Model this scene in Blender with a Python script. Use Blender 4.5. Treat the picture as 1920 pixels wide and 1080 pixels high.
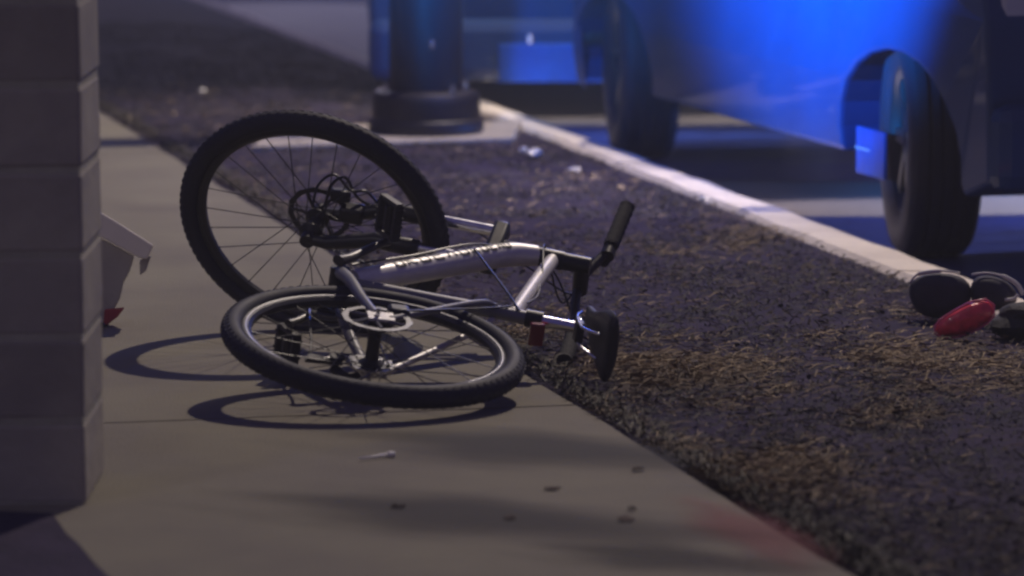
import bpy, math, random
import numpy as np
from mathutils import Vector, Matrix
random.seed(4); rng = np.random.default_rng(4)
for o in list(bpy.data.objects): bpy.data.objects.remove(o)
S = bpy.context.scene; C = S.collection
rad = math.radians

# ------------------------------------------------------------------ camera
TH, H, F = 0.1301, 1.4206, 7500.0
cd = bpy.data.cameras.new('camera'); cam = bpy.data.objects.new('camera', cd); C.objects.link(cam)
cam.location = (0, 0, H); cam.rotation_euler = (math.pi/2 - TH, 0, 0)
cd.sensor_width = 36; cd.lens = 36*F/1920; cd.clip_start = .1; cd.clip_end = 400
cd.dof.use_dof = True; cd.dof.focus_distance = 9.7; cd.dof.aperture_fstop = 3.0
S.camera = cam
# ------------------------------------------------------------------ world: night sky glow of the town
w = bpy.data.worlds.new('World'); S.world = w; w.use_nodes = True
bg = w.node_tree.nodes['Background']; bg.inputs[0].default_value = (.24, .20, .78, 1); bg.inputs[1].default_value = .15
# ------------------------------------------------------------------ key: the street lamp's own head, high over the street
LAMP = Vector((2.2, 15.8, 8.0))
kd = bpy.data.lights.new('street_light', 'SPOT'); kd.spot_size = rad(88); kd.spot_blend = .4; kd.energy = 2980; kd.color = (1, .85, .72); kd.shadow_soft_size = .09
ko = bpy.data.objects.new('street_light', kd); C.objects.link(ko); ko.location = LAMP-Vector((0, 0, .12))
ko.rotation_euler = (Vector((.3, 11.3, 0))-ko.location).to_track_quat('-Z', 'Y').to_euler()
def area(name, loc, tgt, size, e, col):
    d = bpy.data.lights.new(name, 'AREA'); d.energy = e; d.size = size; d.color = col; d.shape = 'DISK'
    o = bpy.data.objects.new(name, d); C.objects.link(o); o.location = loc
    o.rotation_euler = (Vector(tgt)-Vector(loc)).to_track_quat('-Z', 'Y').to_euler(); return o
area('soft_fill', (-5, 2, 7), (0.6, 13, 0), 1.2, 65, (.95, .85, .85))  # soft fill added from the left, no lamp modelled
def spot(name, loc, tgt, e, col, ang, blend, soft):
    d = bpy.data.lights.new(name, 'SPOT'); d.energy = e; d.color = col; d.shadow_soft_size = soft; d.spot_size = rad(ang); d.spot_blend = blend
    o = bpy.data.objects.new(name, d); C.objects.link(o); o.location = loc
    o.rotation_euler = (Vector(tgt)-Vector(loc)).to_track_quat('-Z', 'Y').to_euler(); return o
# added low spots lighting strips of street under the vehicles, no car modelled
spot('under_spot', (8, 15.7, .46), (1.15, 13.3, -.12), 12500, (1, .86, .92), 15, .3, .05)
spot('under_spot', (8, 17.6, .46), (.4, 16.95, -.12), 11000, (1, .88, .82), 17, .25, .05)
spot('blue_spot', (8, 14.6, .42), (1.3, 14.75, -.12), 1500, (.0, .2, 1), 15, .5, .05)  # blue spot added to colour the ground under the vehicle
# added blue spots, no fixture, aimed at the vehicle flank and the far car
spot('blue_spot', (-2.2, 10.2, 1.22), (.88, 13.05, 1.50), 13000, (.0, .27, 1), 42, 1, .08)
spot('blue_spot', (-.6, 12.4, 1.5), (.35, 16.8, .42), 620, (.0, .25, 1), 30, 1, .08)
# fill spot added to brighten the far street, no lamp stands there
spot('far_fill', (-2.2, 34, 5.5), (-1.2, 22.5, 0), 1450, (.80, .74, 1), 24, .5, .1)
S.view_settings.view_transform = 'Standard'; S.view_settings.look = 'None'
S.view_settings.exposure = 0; S.view_settings.gamma = 1; S.view_settings.use_curve_mapping = False
S.cycles.use_denoising = True
S.cycles.filter_width = 2.6
S.cycles.volume_bounces = 0
S.cycles.max_bounces = 5

# ------------------------------------------------------------------ helpers
cT, sT = math.cos(TH), math.sin(TH)
def ray(px, py):
    r, d = (px-960)/F, (py-540)/F
    return Vector((r, cT - d*sT, -(sT + d*cT)))
def at(px, py, z=0.0):
    v = ray(px, py); t = (H-z)/(-v.z); return Vector((v.x*t, v.y*t, z))
def aty(px, py, y):
    v = ray(px, py); t = y/v.y; return Vector((v.x*t, y, H+v.z*t))

def mat(name, col, rough=.6, metal=0.0, var=.0, vscale=8, bump=0.0, bscale=60, spec=.5, col2=None, emit=None, coat=0, trans=0, objrand=0.0, detail=6):
    m = bpy.data.materials.new(name); m.use_nodes = True; N = m.node_tree.nodes; Lk = m.node_tree.links
    b = N['Principled BSDF']; b.inputs['Roughness'].default_value = rough; b.inputs['Metallic'].default_value = metal
    b.inputs['Specular IOR Level'].default_value = spec; b.inputs['Coat Weight'].default_value = coat
    b.inputs['Transmission Weight'].default_value = trans
    b.inputs['Base Color'].default_value = (*col, 1)
    tc = N.new('ShaderNodeTexCoord')
    if var or col2:
        n = N.new('ShaderNodeTexNoise'); n.inputs['Scale'].default_value = vscale; n.inputs['Detail'].default_value = detail; n.inputs['Roughness'].default_value = .6
        Lk.new(tc.outputs['Object'], n.inputs['Vector'])
        r = N.new('ShaderNodeValToRGB'); r.color_ramp.elements[0].position = .3; r.color_ramp.elements[1].position = .7
        c2 = col2 if col2 else [c*(1-var) for c in col]
        c1 = col if col2 else [min(1, c*(1+var)) for c in col]
        r.color_ramp.elements[0].color = (*c2, 1); r.color_ramp.elements[1].color = (*c1, 1)
        Lk.new(n.outputs['Fac'], r.inputs[0]); out = r.outputs[0]
        if objrand:
            oi = N.new('ShaderNodeObjectInfo'); mr = N.new('ShaderNodeMapRange')
            mr.inputs['To Min'].default_value = 1-objrand; mr.inputs['To Max'].default_value = 1+objrand
            Lk.new(oi.outputs['Random'], mr.inputs[0])
            mx = N.new('ShaderNodeVectorMath'); mx.operation = 'SCALE'
            Lk.new(out, mx.inputs[0]); Lk.new(mr.outputs[0], mx.inputs['Scale']); out = mx.outputs[0]
        Lk.new(out, b.inputs['Base Color'])
        # roughness wear
        mr2 = N.new('ShaderNodeMapRange'); mr2.inputs['To Min'].default_value = max(.02, rough-.1); mr2.inputs['To Max'].default_value = min(1, rough+.12)
        Lk.new(n.outputs['Fac'], mr2.inputs[0]); Lk.new(mr2.outputs[0], b.inputs['Roughness'])
    if bump:
        n2 = N.new('ShaderNodeTexNoise'); n2.inputs['Scale'].default_value = bscale; n2.inputs['Detail'].default_value = 5
        Lk.new(tc.outputs['Object'], n2.inputs['Vector'])
        bp = N.new('ShaderNodeBump'); bp.inputs['Strength'].default_value = bump; bp.inputs['Distance'].default_value = .01
        Lk.new(n2.outputs['Fac'], bp.inputs['Height']); Lk.new(bp.outputs[0], b.inputs['Normal'])
    if emit:
        b.inputs['Emission Color'].default_value = (*emit[0], 1); b.inputs['Emission Strength'].default_value = emit[1]
    return m

def mesh(name, V, Fc, m=None, smooth=False):
    me = bpy.data.meshes.new(name); me.from_pydata([tuple(v) for v in V], [], [tuple(f) for f in Fc]); me.validate()
    if smooth: me.polygons.foreach_set('use_smooth', [True]*len(me.polygons))
    if m: me.materials.append(m)
    me.update(); return me
def obj(name, me, parent=None, loc=None, M=None):
    o = bpy.data.objects.new(name, me); C.objects.link(o)
    if parent: o.parent = parent
    if M is not None: o.matrix_local = M
    elif loc is not None: o.location = loc
    return o
def tag(o, label=None, cat=None, group=None, kind=None):
    if label: o['label'] = label
    if cat: o['category'] = cat
    if group: o['group'] = group
    if kind: o['kind'] = kind
    return o
class MB:
    def __init__(s): s.V = []; s.F = []
    def add(s, V, Fc):
        k = len(s.V); s.V += [tuple(v) for v in V]; s.F += [tuple(i+k for i in f) for f in Fc]; return s
    def box(s, c, size, R=None, taper=1.0):
        V = []
        for z in (-1, 1):
            t = taper if z > 0 else 1
            for x, y in ((-1, -1), (1, -1), (1, 1), (-1, 1)):
                v = Vector((x*size[0]/2*t, y*size[1]/2*t, z*size[2]/2))
                if R is not None: v = R @ v
                V.append(v+Vector(c))
        return s.add(V, [(3, 2, 1, 0), (4, 5, 6, 7), (0, 1, 5, 4), (1, 2, 6, 5), (2, 3, 7, 6), (3, 0, 4, 7)])
    def sweep(s, pts, r, n=10, cap=True, sx=1.0, ref=None, closed=False):
        pts = [Vector(p) for p in pts]; m = len(pts)
        rs = r if hasattr(r, '__len__') else [r]*m
        V = []; nrm = Vector(ref) if ref is not None else None
        for i, p in enumerate(pts):
            a = pts[(i-1) % m] if closed else pts[max(i-1, 0)]
            b = pts[(i+1) % m] if closed else pts[min(i+1, m-1)]
            t = (b-a).normalized()
            if nrm is None: nrm = t.orthogonal()
            nrm = (nrm - t*nrm.dot(t)).normalized(); bi = t.cross(nrm)
            for k in range(n):
                q = 2*math.pi*k/n; V.append(p + (nrm*math.cos(q)*sx + bi*math.sin(q))*rs[i])
        Fc = []
        for i in range(m if closed else m-1):
            j = (i+1) % m
            for k in range(n):
                Fc.append((i*n+k, i*n+(k+1) % n, j*n+(k+1) % n, j*n+k))
        if cap and not closed:
            Fc.append(tuple(range(n-1, -1, -1))); Fc.append(tuple((m-1)*n+k for k in range(n)))
        return s.add(V, Fc)
    def lathe(s, prof, n=24, M=None, closed=False, cap=True):
        V = []; m = len(prof)
        for r, z in prof:
            for k in range(n):
                q = 2*math.pi*k/n; v = Vector((r*math.cos(q), r*math.sin(q), z)); V.append(M @ v if M is not None else v)
        Fc = []
        for i in range(m if closed else m-1):
            j = (i+1) % m
            for k in range(n): Fc.append((i*n+k, i*n+(k+1) % n, j*n+(k+1) % n, j*n+k))
        if cap and not closed:
            if prof[0][0] > 1e-4: Fc.append(tuple(range(n-1, -1, -1)))
            if prof[-1][0] > 1e-4: Fc.append(tuple((m-1)*n+k for k in range(n)))
        return s.add(V, Fc)
    def prism(s, poly, z0, z1, f=lambda x, y, z: (x, y, z)):
        n = len(poly); V = [f(x, y, z0) for x, y in poly]+[f(x, y, z1) for x, y in poly]
        return s.add(V, [tuple(range(n-1, -1, -1)), tuple(range(n, 2*n))]+[(i, (i+1) % n, n+(i+1) % n, n+i) for i in range(n)])
    def build(s, name, m, parent=None, smooth=False, bevel=0, auto=None, M=None, loc=None):
        me = mesh(name, s.V, s.F, m, smooth)
        import bmesh
        b = bmesh.new(); b.from_mesh(me); bmesh.ops.recalc_face_normals(b, faces=b.faces); b.to_mesh(me); b.free()
        if smooth and auto: me.set_sharp_from_angle(angle=rad(auto))
        o = obj(name, me, parent, loc, M)
        if bevel:
            mo = o.modifiers.new('bevel', 'BEVEL'); mo.width = bevel; mo.segments = 2; mo.limit_method = 'ANGLE'; mo.angle_limit = rad(35)
        return o
def bez(pts, n=10):
    """smooth curve through points (catmull-rom)"""
    P = [Vector(p) for p in pts]; P = [P[0]*2-P[1]]+P+[P[-1]*2-P[-2]]; out = []
    for i in range(1, len(P)-2):
        for k in range(n):
            t = k/n; a, b, c, d = P[i-1:i+3]
            out.append(.5*((2*b)+(c-a)*t+(2*a-5*b+4*c-d)*t*t+(3*b-a-3*c+d)*t**3))
    out.append(P[-2]); return out

# ------------------------------------------------------------------ materials
M_walk = mat('sidewalk_concrete', (.225, .208, .155), .9, var=0, col2=(.165, .148, .122), vscale=2.2, bump=.45, bscale=160, spec=.2, detail=14)
M_curb = mat('curb_concrete', (.80, .72, .60), .85, col2=(.58, .51, .42), vscale=3.5, bump=.5, bscale=50)
M_street = mat('street_concrete', (.36, .32, .31), .8, col2=(.26, .235, .24), vscale=1.2, bump=.4, bscale=90)
M_shade = mat('painted_shade', (.006, .028, .22), .35, var=.3, vscale=6, bump=.12, bscale=60, spec=.5)  # dark blue painted in for the shaded street by and under the vehicle
M_soil = mat('verge_soil', (.052, .040, .074), .95, col2=(.020, .016, .034), vscale=5, bump=.7, bscale=45, spec=.1, detail=10)
M_pad = mat('pad_concrete', (.42, .37, .32), .85, col2=(.30, .27, .24), vscale=5, bump=.4, bscale=60)
M_block = mat('pier_block', (.33, .30, .245), .9, col2=(.24, .215, .19), vscale=5, bump=.5, bscale=22, objrand=.12)
M_mort = mat('mortar', (.31, .295, .235), .95, var=.15, bump=.3)
M_tyre = mat('tyre_rubber', (.010, .010, .026), .7, var=.25, vscale=20, bump=.1, bscale=200)
M_rim = mat('rim_dark', (.05, .05, .055), .35, .6, var=.15)
M_rimw = mat('rim_edge', (.25, .25, .26), .4, .8, var=.2, vscale=9)
M_steel = mat('bright_steel', (.75, .75, .76), .22, 1.0, var=.08, vscale=30)
M_black = mat('black_metal', (.02, .02, .022), .38, .3, var=.2, vscale=20)
M_blackpl = mat('black_plastic', (.018, .018, .02), .5, var=.2, vscale=20, bump=.1)
M_rotor = mat('rotor_steel', (.16, .16, .17), .45, .6, var=.2, vscale=30)
M_frame = mat('silver_paint', (.70, .68, .66), .42, .2, var=.10, vscale=22, coat=.15)
M_stay = mat('stay_paint', (.20, .20, .215), .42, .2, var=.08)
M_decal = mat('decal_ink', (.015, .015, .02), .4)
M_grip = mat('grip_rubber', (.018, .018, .022), .8, bump=.5, bscale=300)
M_red = mat('red_reflector', (.22, .012, .02), .25, coat=.5)
M_pole = mat('pole_paint', (.016, .011, .02), .5, .0, col2=(.009, .008, .016), vscale=6, bump=.15, bscale=30)
M_body = mat('vehicle_paint', (.003, .036, .135), .6, .0, var=.12, vscale=3, coat=.4)
M_trim = mat('vehicle_trim', (.016, .016, .018), .6, var=.2, bump=.2)
M_liner = mat('wheel_well_liner', (.004, .022, .09), .9, spec=.1)
M_glass = mat('vehicle_glass', (.01, .012, .015), .06, coat=1)
M_chrome = mat('chrome', (.7, .7, .72), .12, 1)
M_bluelit = mat('painted_blue_light', (.01, .12, .55), .6, col2=(.006, .06, .32), vscale=7, bump=.3)  # blue light put into the colour of two added panels
M_stripw = mat('bright_trim', (.85, .85, .9), .35)
M_white0 = mat('strip_white', (.6, .65, .75), .4)
M_lensr = mat('tail_lens', (.2, .01, .01), .15, coat=1)
M_head = mat('head_lens', (.5, .5, .52), .08, coat=1)

# ------------------------------------------------------------------ ground
EA, EB = at(190, 210), at(1600, 1075)                 # walk / verge edge
ed = (EA-EB).normalized(); en = Vector((-ed.y, ed.x, 0))   # towards the left
CA, CB = at(720, 116), at(1900, 546)                  # curb, street side
GA, GB = at(720, 136), at(1600, 482)                  # curb, verge side
cdv = (CA-CB).normalized(); cn = Vector((cdv.y, -cdv.x, 0))  # towards the street
gd = (GA-GB).normalized()
def edge_pt(y):  return EB + ed*((y-EB.y)/ed.y)
def curb_pt(y):  return CB + cdv*((y-CB.y)/cdv.y)
def verge_pt(y): return GB + gd*((y-GB.y)/gd.y)
ZS = -.12
g = mesh('ground', [(-150, -30, -.30), (150, -30, -.30), (150, 300, -.30), (-150, 300, -.30)], [(0, 1, 2, 3)], M_soil)
tag(obj('ground', g), 'dark ground beneath street and pavement', kind='structure')
# street sheet
a0, a1 = curb_pt(-2), curb_pt(120)
st = MB().add([(a0.x, a0.y, ZS), (60, a0.y, ZS), (60, a1.y, ZS), (a1.x, a1.y, ZS)], [(0, 1, 2, 3)])
street = tag(st.build('street', M_street), 'pale worn street surface beyond the kerb', kind='structure')
def patch(name, pts, m, z, label):
    n = len(pts); V = [(p.x, p.y, z) for p in pts]
    return tag(obj(name, mesh(name, V, [tuple(range(n))], m)), label, kind='structure')
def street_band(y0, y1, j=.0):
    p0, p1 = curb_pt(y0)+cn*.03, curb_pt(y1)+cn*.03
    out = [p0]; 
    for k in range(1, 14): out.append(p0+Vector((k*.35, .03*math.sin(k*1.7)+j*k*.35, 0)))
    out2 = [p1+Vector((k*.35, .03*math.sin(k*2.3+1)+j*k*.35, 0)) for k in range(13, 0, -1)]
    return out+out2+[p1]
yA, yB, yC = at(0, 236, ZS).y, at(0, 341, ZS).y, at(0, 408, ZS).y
patch('street_shadow', street_band(yB, yA), M_shade, ZS+.004, 'painted shadow band across the street between the two wheels')
patch('street_shadow', street_band(4, yC, .03), M_shade, ZS+.004, 'painted shadow on the street beside the kerb nearest the camera')
# curb: cast segments
curb = tag(obj('curb', None), 'pale concrete kerb between verge and street', kind='structure')
y = 5.0; seg = 3.1; k = 0
while y < 40:
    y2 = y+seg
    p = [verge_pt(y+.006), curb_pt(y+.006), curb_pt(y2-.006), verge_pt(y2-.006)]
    mb = MB()
    n = 14; V = []; Fc = []
    for i in range(n+1):
        t = i/n; va = p[0].lerp(p[3], t); vb = p[1].lerp(p[2], t); d = (vb-va).normalized()
        e = random.uniform(-.006, .006); e2 = random.uniform(-.008, .008); zt = random.uniform(-.003, .003)
        V += [(va.x, va.y, -.2), (*(va+d*e).xy, -.012+zt), (*(va+d*(.02+e)).xy, .006+zt), (*(vb-d*(.035+e2)).xy, .004+zt), (*(vb-d*(.006+e2)).xy, -.03), (*(vb+d*.02).xy, ZS-.03)]
    for i in range(n):
        for q in range(5): Fc.append((i*6+q, i*6+q+1, i*6+6+q+1, i*6+6+q))
    Fc += [tuple(range(6)), tuple(n*6+q for q in range(5, -1, -1))]
    mb.add(V, Fc).build('curb_segment', M_curb, curb, smooth=True, auto=40)
    y = y2
# sidewalk slabs
walk = tag(obj('sidewalk', None), 'concrete pavement running away on the left', kind='structure')
JL = at(320, 284)                                     # joint seen beyond the front wheel
s0 = (JL-EB).dot(ed)
for k in range(-4, 5):
    a, b = s0+k*6.08+.006, s0+(k+1)*6.08-.006
    P = [EB+ed*a, EB+ed*b, EB+ed*b+en*6, EB+ed*a+en*6]
    n = 24; V = []
    for i in range(n+1):
        q = P[0].lerp(P[1], i/n); q2 = P[3].lerp(P[2], i/n); j = random.uniform(-.006, .008) if 0 < i < n else 0
        V += [(q-en*j).to_tuple()[:2]+(-.15,), (q-en*j).to_tuple()[:2]+(-.006,), (q+en*(.008-j)).to_tuple()[:2]+(0,), (q2.x, q2.y, 0), (q2.x, q2.y, -.15)]
    Fc = []
    for i in range(n):
        for q in range(4): Fc.append((i*5+q, i*5+q+1, i*5+5+q+1, i*5+5+q))
    Fc += [tuple(range(5)), tuple(n*5+q for q in range(4, -1, -1))]
    MB().add(V, Fc).build('slab', M_walk, walk)
# faint red tint, and soft shadow bands painted on the slabs
def tint(name, px, py, w_, h_, col, label, alpha=.5, tilt=0):
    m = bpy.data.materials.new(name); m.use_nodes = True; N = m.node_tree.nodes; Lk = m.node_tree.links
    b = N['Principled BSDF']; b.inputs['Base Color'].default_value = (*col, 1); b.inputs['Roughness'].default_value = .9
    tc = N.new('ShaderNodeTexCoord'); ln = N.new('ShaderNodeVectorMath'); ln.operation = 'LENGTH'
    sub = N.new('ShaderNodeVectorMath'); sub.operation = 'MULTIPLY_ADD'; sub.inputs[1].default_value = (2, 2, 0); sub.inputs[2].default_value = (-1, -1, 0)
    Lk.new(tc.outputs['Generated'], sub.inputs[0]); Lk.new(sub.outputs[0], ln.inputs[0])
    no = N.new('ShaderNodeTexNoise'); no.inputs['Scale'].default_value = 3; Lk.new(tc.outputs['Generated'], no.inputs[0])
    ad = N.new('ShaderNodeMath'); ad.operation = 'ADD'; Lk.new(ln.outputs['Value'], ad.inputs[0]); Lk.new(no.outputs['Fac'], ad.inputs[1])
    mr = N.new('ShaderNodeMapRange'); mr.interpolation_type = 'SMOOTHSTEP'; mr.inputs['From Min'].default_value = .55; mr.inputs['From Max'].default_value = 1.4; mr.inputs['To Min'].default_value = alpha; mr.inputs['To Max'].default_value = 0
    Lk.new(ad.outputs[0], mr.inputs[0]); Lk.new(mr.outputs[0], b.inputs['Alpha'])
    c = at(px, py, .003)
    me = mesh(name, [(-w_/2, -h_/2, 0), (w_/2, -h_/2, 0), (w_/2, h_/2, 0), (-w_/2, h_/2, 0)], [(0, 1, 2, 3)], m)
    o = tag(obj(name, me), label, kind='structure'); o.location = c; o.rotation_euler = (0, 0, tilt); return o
tint('red_tint', 1415, 1000, .34, 1.0, (.36, .12, .12), 'faint red tint on the pavement near the grass', .55, rad(12))
tint('shadow_band', 880, 965, 1.5, .55, (.03, .027, .03), 'long painted shadow band across the pavement in the foreground', .6, rad(-22))
tint('shadow_band', 1000, 838, 1.5, .6, (.03, .03, .035), 'broad painted shadow band on the pavement below the rear wheel', .55, rad(-20))
tint('shadow_band', 1240, 1042, .8, .35, (.03, .027, .03), 'painted shadow band on the pavement at the lower edge', .6, rad(-22))
# verge
NV = 120; V = []; Fc = []; rows = 10
for i in range(NV+1):
    yy = 4+i*36/NV; a = edge_pt(yy)+en*-.012; b = verge_pt(yy)+Vector((-.004, 0, 0))
    for r in range(rows+1):
        t = r/rows; p = a.lerp(b, t); z = -.012 + (.022*math.sin(t*math.pi)) + random.uniform(-.009, .009)*(0 < r < rows)
        if r == 0: z = -.035
        V.append((p.x, p.y, z))
for i in range(NV):
    for r in range(rows): Fc.append((i*(rows+1)+r, i*(rows+1)+r+1, (i+1)*(rows+1)+r+1, (i+1)*(rows+1)+r))
MB().add(V, Fc).build('verge', M_soil, smooth=True)
tag(bpy.data.objects['verge'], 'bare soil of the verge between pavement and kerb', kind='structure')
# soil bed beneath the pier at the lower left
patch('soil_bed', [at(-60, 955, .004), at(98, 962, .004), at(125, 1000, .004), at(150, 1022, .004), at(178, 1056, .004), at(225, 1100, .004), at(240, 1180, .004), at(-60, 1180, .004)], M_soil, .004, 'dark soil at the foot of the block pier')

# ------------------------------------------------------------------ grass
def vnoise(x, y, s, seed):
    r = np.random.default_rng(seed); G = r.random((256, 256)); X = x*s+64; Y = y*s+3
    xi = np.floor(X).astype(int); yi = np.floor(Y).astype(int); fx = X-xi; fy = Y-yi; fx = fx*fx*(3-2*fx); fy = fy*fy*(3-2*fy)
    g_ = lambda a, b: G[a % 256, b % 256]
    return (g_(xi, yi)*(1-fx)+g_(xi+1, yi)*fx)*(1-fy)+(g_(xi, yi+1)*(1-fx)+g_(xi+1, yi+1)*fx)*fy
def blades(name, N_, y0, y1, label, cat, lmin, lmax, wd, keep, ramp, lay, seed, power=1.6):
    r = np.random.default_rng(seed)
    u = r.random(N_*12); yy = y0+(y1-y0)*u**power; t = r.random(N_*12)*.98+.01
    ex = EB.x+ed.x/ed.y*(yy-EB.y); gx = GB.x+gd.x/gd.y*(yy-GB.y); xx = ex+(gx-ex)*t
    ex0 = ex
    m = keep(xx, yy, r); xx, yy, ex0 = xx[m][:N_], yy[m][:N_], ex0[m][:N_]; n = len(xx)
    a = r.random(n)*2*np.pi; L = lmin+(lmax-lmin)*r.random(n)**2; el = lay*r.random(n)**1.5
    dx, dy, dz = np.cos(a)*np.cos(el)*L, np.sin(a)*np.cos(el)*L, np.sin(el)*L
    # do not let edge blades lie across the walk too often
    px_, py_ = -np.sin(a)*wd*(.6+.8*r.random(n)), np.cos(a)*wd*(.6+.8*r.random(n))
    z0 = -.008+.018*np.sin(np.pi*np.clip((xx-ex0)/1.5, 0, 1))+r.random(n)*.006
    V = np.zeros((n, 5, 3))
    V[:, 0] = np.stack([xx-px_/2, yy-py_/2, z0], 1); V[:, 1] = np.stack([xx+px_/2, yy+py_/2, z0+.001], 1)
    V[:, 2] = np.stack([xx+dx*.55+px_/2, yy+dy*.55+py_/2, z0+dz*.7+.002], 1); V[:, 3] = np.stack([xx+dx*.55-px_/2, yy+dy*.55-py_/2, z0+dz*.7], 1)
    V[:, 4] = np.stack([xx+dx, yy+dy, z0+dz*(.4+.6*r.random(n))], 1)
    me = bpy.data.meshes.new(name); me.vertices.add(n*5); me.vertices.foreach_set('co', V.reshape(-1))
    me.loops.add(n*7); me.polygons.add(n*2)
    base = (np.arange(n)*5)[:, None]; idx = np.concatenate([base+[0, 1, 2, 3], base+[3, 2, 4]], 1).reshape(-1)
    me.loops.foreach_set('vertex_index', idx.astype(np.int32))
    ls = np.stack([np.arange(n)*7, np.arange(n)*7+4], 1).reshape(-1); me.polygons.foreach_set('loop_start', ls.astype(np.int32))
    me.update(calc_edges=True); me.validate()
    at_ = me.attributes.new('tone', 'FLOAT', 'POINT'); at_.data.foreach_set('value', np.repeat(np.clip(r.random(n)*.75+(vnoise(xx, yy*.7, 3.5, 41)-.35)*.6, 0, 1), 5).astype(np.float32))
    m_ = bpy.data.materials.new(name); m_.use_nodes = True; N = m_.node_tree.nodes; Lk = m_.node_tree.links
    A = N.new('ShaderNodeAttribute'); A.attribute_name = 'tone'; R_ = N.new('ShaderNodeValToRGB')
    els = R_.color_ramp.elements
    for i, (p, c) in enumerate(ramp):
        e = els[i] if i < 2 else els.new(p)
        e.position = p; e.color = (*c, 1)
    b = N['Principled BSDF']; b.inputs['Roughness'].default_value = .75
    Lk.new(A.outputs['Fac'], R_.inputs[0]); Lk.new(R_.outputs[0], b.inputs['Base Color']); me.materials.append(m_)
    o = tag(obj(name, me), label, cat, kind='stuff'); return o
STRAW = [(1290, 705, 190, 42, 1), (1160, 690, 60, 40, .9), (1760, 690, 190, 45, .8), (1450, 885, 140, 48, 1), (1000, 630, 70, 35, .6), (1400, 440, 150, 22, .45), (1230, 470, 110, 22, .3),
         (1680, 570, 110, 25, .35), (1270, 850, 130, 28, .5), (1660, 790, 110, 26, .45), (1560, 640, 120, 18, .35), (1100, 760, 80, 30, .5), (1560, 960, 120, 20, .2), (1120, 330, 90, 20, .25), (1320, 390, 90, 12, .25)]
def to_px(x, y):
    dep = y*cT+H*sT; up = y*sT-H*cT; return 960+F*x/dep, 540-F*up/dep
def straw_density(x, y):
    px, py = to_px(x, y); px = px+(vnoise(x, y, 6, 21)-.5)*120; py = py+(vnoise(x, y, 6, 22)-.5)*50
    d = np.zeros_like(x)
    for a, b, sa, sb, w_ in STRAW: d = np.maximum(d, w_*np.exp(-((px-a)/sa)**2-((py-b)/sb)**2))
    return d**1.6*(.25+1.3*vnoise(x, y*.8, 14, 6))
keep_dark = lambda x, y, r: r.random(len(x)) < np.clip(vnoise(x, y*.7, 5, 31)*1.7-.25, .08, 1)
def keep_straw(x, y, r): return r.random(len(x)) < np.clip(straw_density(x, y)+.03*vnoise(x, y, 8, 77)**2, .012, 1)
blades('dull_grass', 60000, 6.8, 22, 'thin dull trampled grass over the verge', 'grass', .010, .034, .0026, keep_dark,
       [(0, (.010, .009, .014)), (1, (.045, .036, .034)), (.5, (.020, .017, .020))], .7, 11)
blades('dry_straw', 34000, 6.8, 20, 'patches of pale dry straw on the verge', 'dry grass', .02, .075, .0022, keep_straw,
       [(0, (.10, .07, .035)), (1, (.52, .40, .22)), (.6, (.22, .155, .085))], .3, 12)
def keep_edge(x, y, r):
    ex = EB.x+ed.x/ed.y*(y-EB.y); return (x-ex) < .09
blades('edge_grass', 9000, 6.8, 18, 'ragged grass fringe along the pavement edge', 'grass', .02, .06, .004, keep_edge,
       [(0, (.02, .018, .012)), (1, (.12, .09, .05)), (.5, (.035, .03, .02))], .9, 13)
# litter flakes on verge
n = 2600; mb = MB()
for i in range(n):
    yy = 7+12*random.random()**1.5; a = edge_pt(yy); b = verge_pt(yy); p = a.lerp(b, random.uniform(.03, .97)); q = random.uniform(.006, .017)
    an = random.random()*6.28; tz = random.uniform(-.008, .008)
    c, s_ = math.cos(an)*q, math.sin(an)*q; z = random.uniform(.008, .022)
    mb.add([(p.x+c, p.y+s_, z+tz), (p.x-s_*.6, p.y+c*.6, z+.004), (p.x-c, p.y-s_, z-tz), (p.x+s_*.6, p.y-c*.6, z)], [(0, 1, 2, 3)])
M_leaf = mat('leaf_litter', (.07, .045, .032), .9, col2=(.02, .014, .012), vscale=2.5)
tag(mb.build('leaf_litter', M_leaf), 'small dead leaf scraps spread through the grass', 'leaf litter', kind='stuff')

# ------------------------------------------------------------------ block pier
pier = tag(obj('block_pier', None, loc=(-1.2, 7.6, 0)), 'grey block pier at the left edge of the view', 'pier')
ph = .163; x0, x1, y0_, y1_ = -1.215, -.825, 7.62, 7.98
MB().box(((x0+x1)/2+1.2, (y0_+y1_)/2-7.6, 1.22), (x1-x0-.006, y1_-y0_-.006, 2.44)).build('mortar_core', M_mort, pier)
for r in range(15):
    z = r*ph+.075+.005
    for (a, b) in ((x0, x1),):
        mb = MB(); cx = (a+b)/2+1.2; nx = 5
        # front and side face with rough split surface
        W_ = b-a; D_ = y1_-y0_
        mb.box((cx, (y0_+y1_)/2-7.6, z), (W_-.0, D_, ph-.012))
        V = [(v[0]+random.uniform(-.002, .002), v[1]+random.uniform(-.003, .003), v[2]+random.uniform(-.002, .002)) for v in mb.V]; mb.V = V
        mb.build('block', M_block, pier, bevel=.006)
MB().box(((x0+x1)/2+1.2, (y0_+y1_)/2-7.6, 15*ph+.05), (.50, .47, .08)).build('cap_stone', M_mort, pier, bevel=.01)

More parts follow.
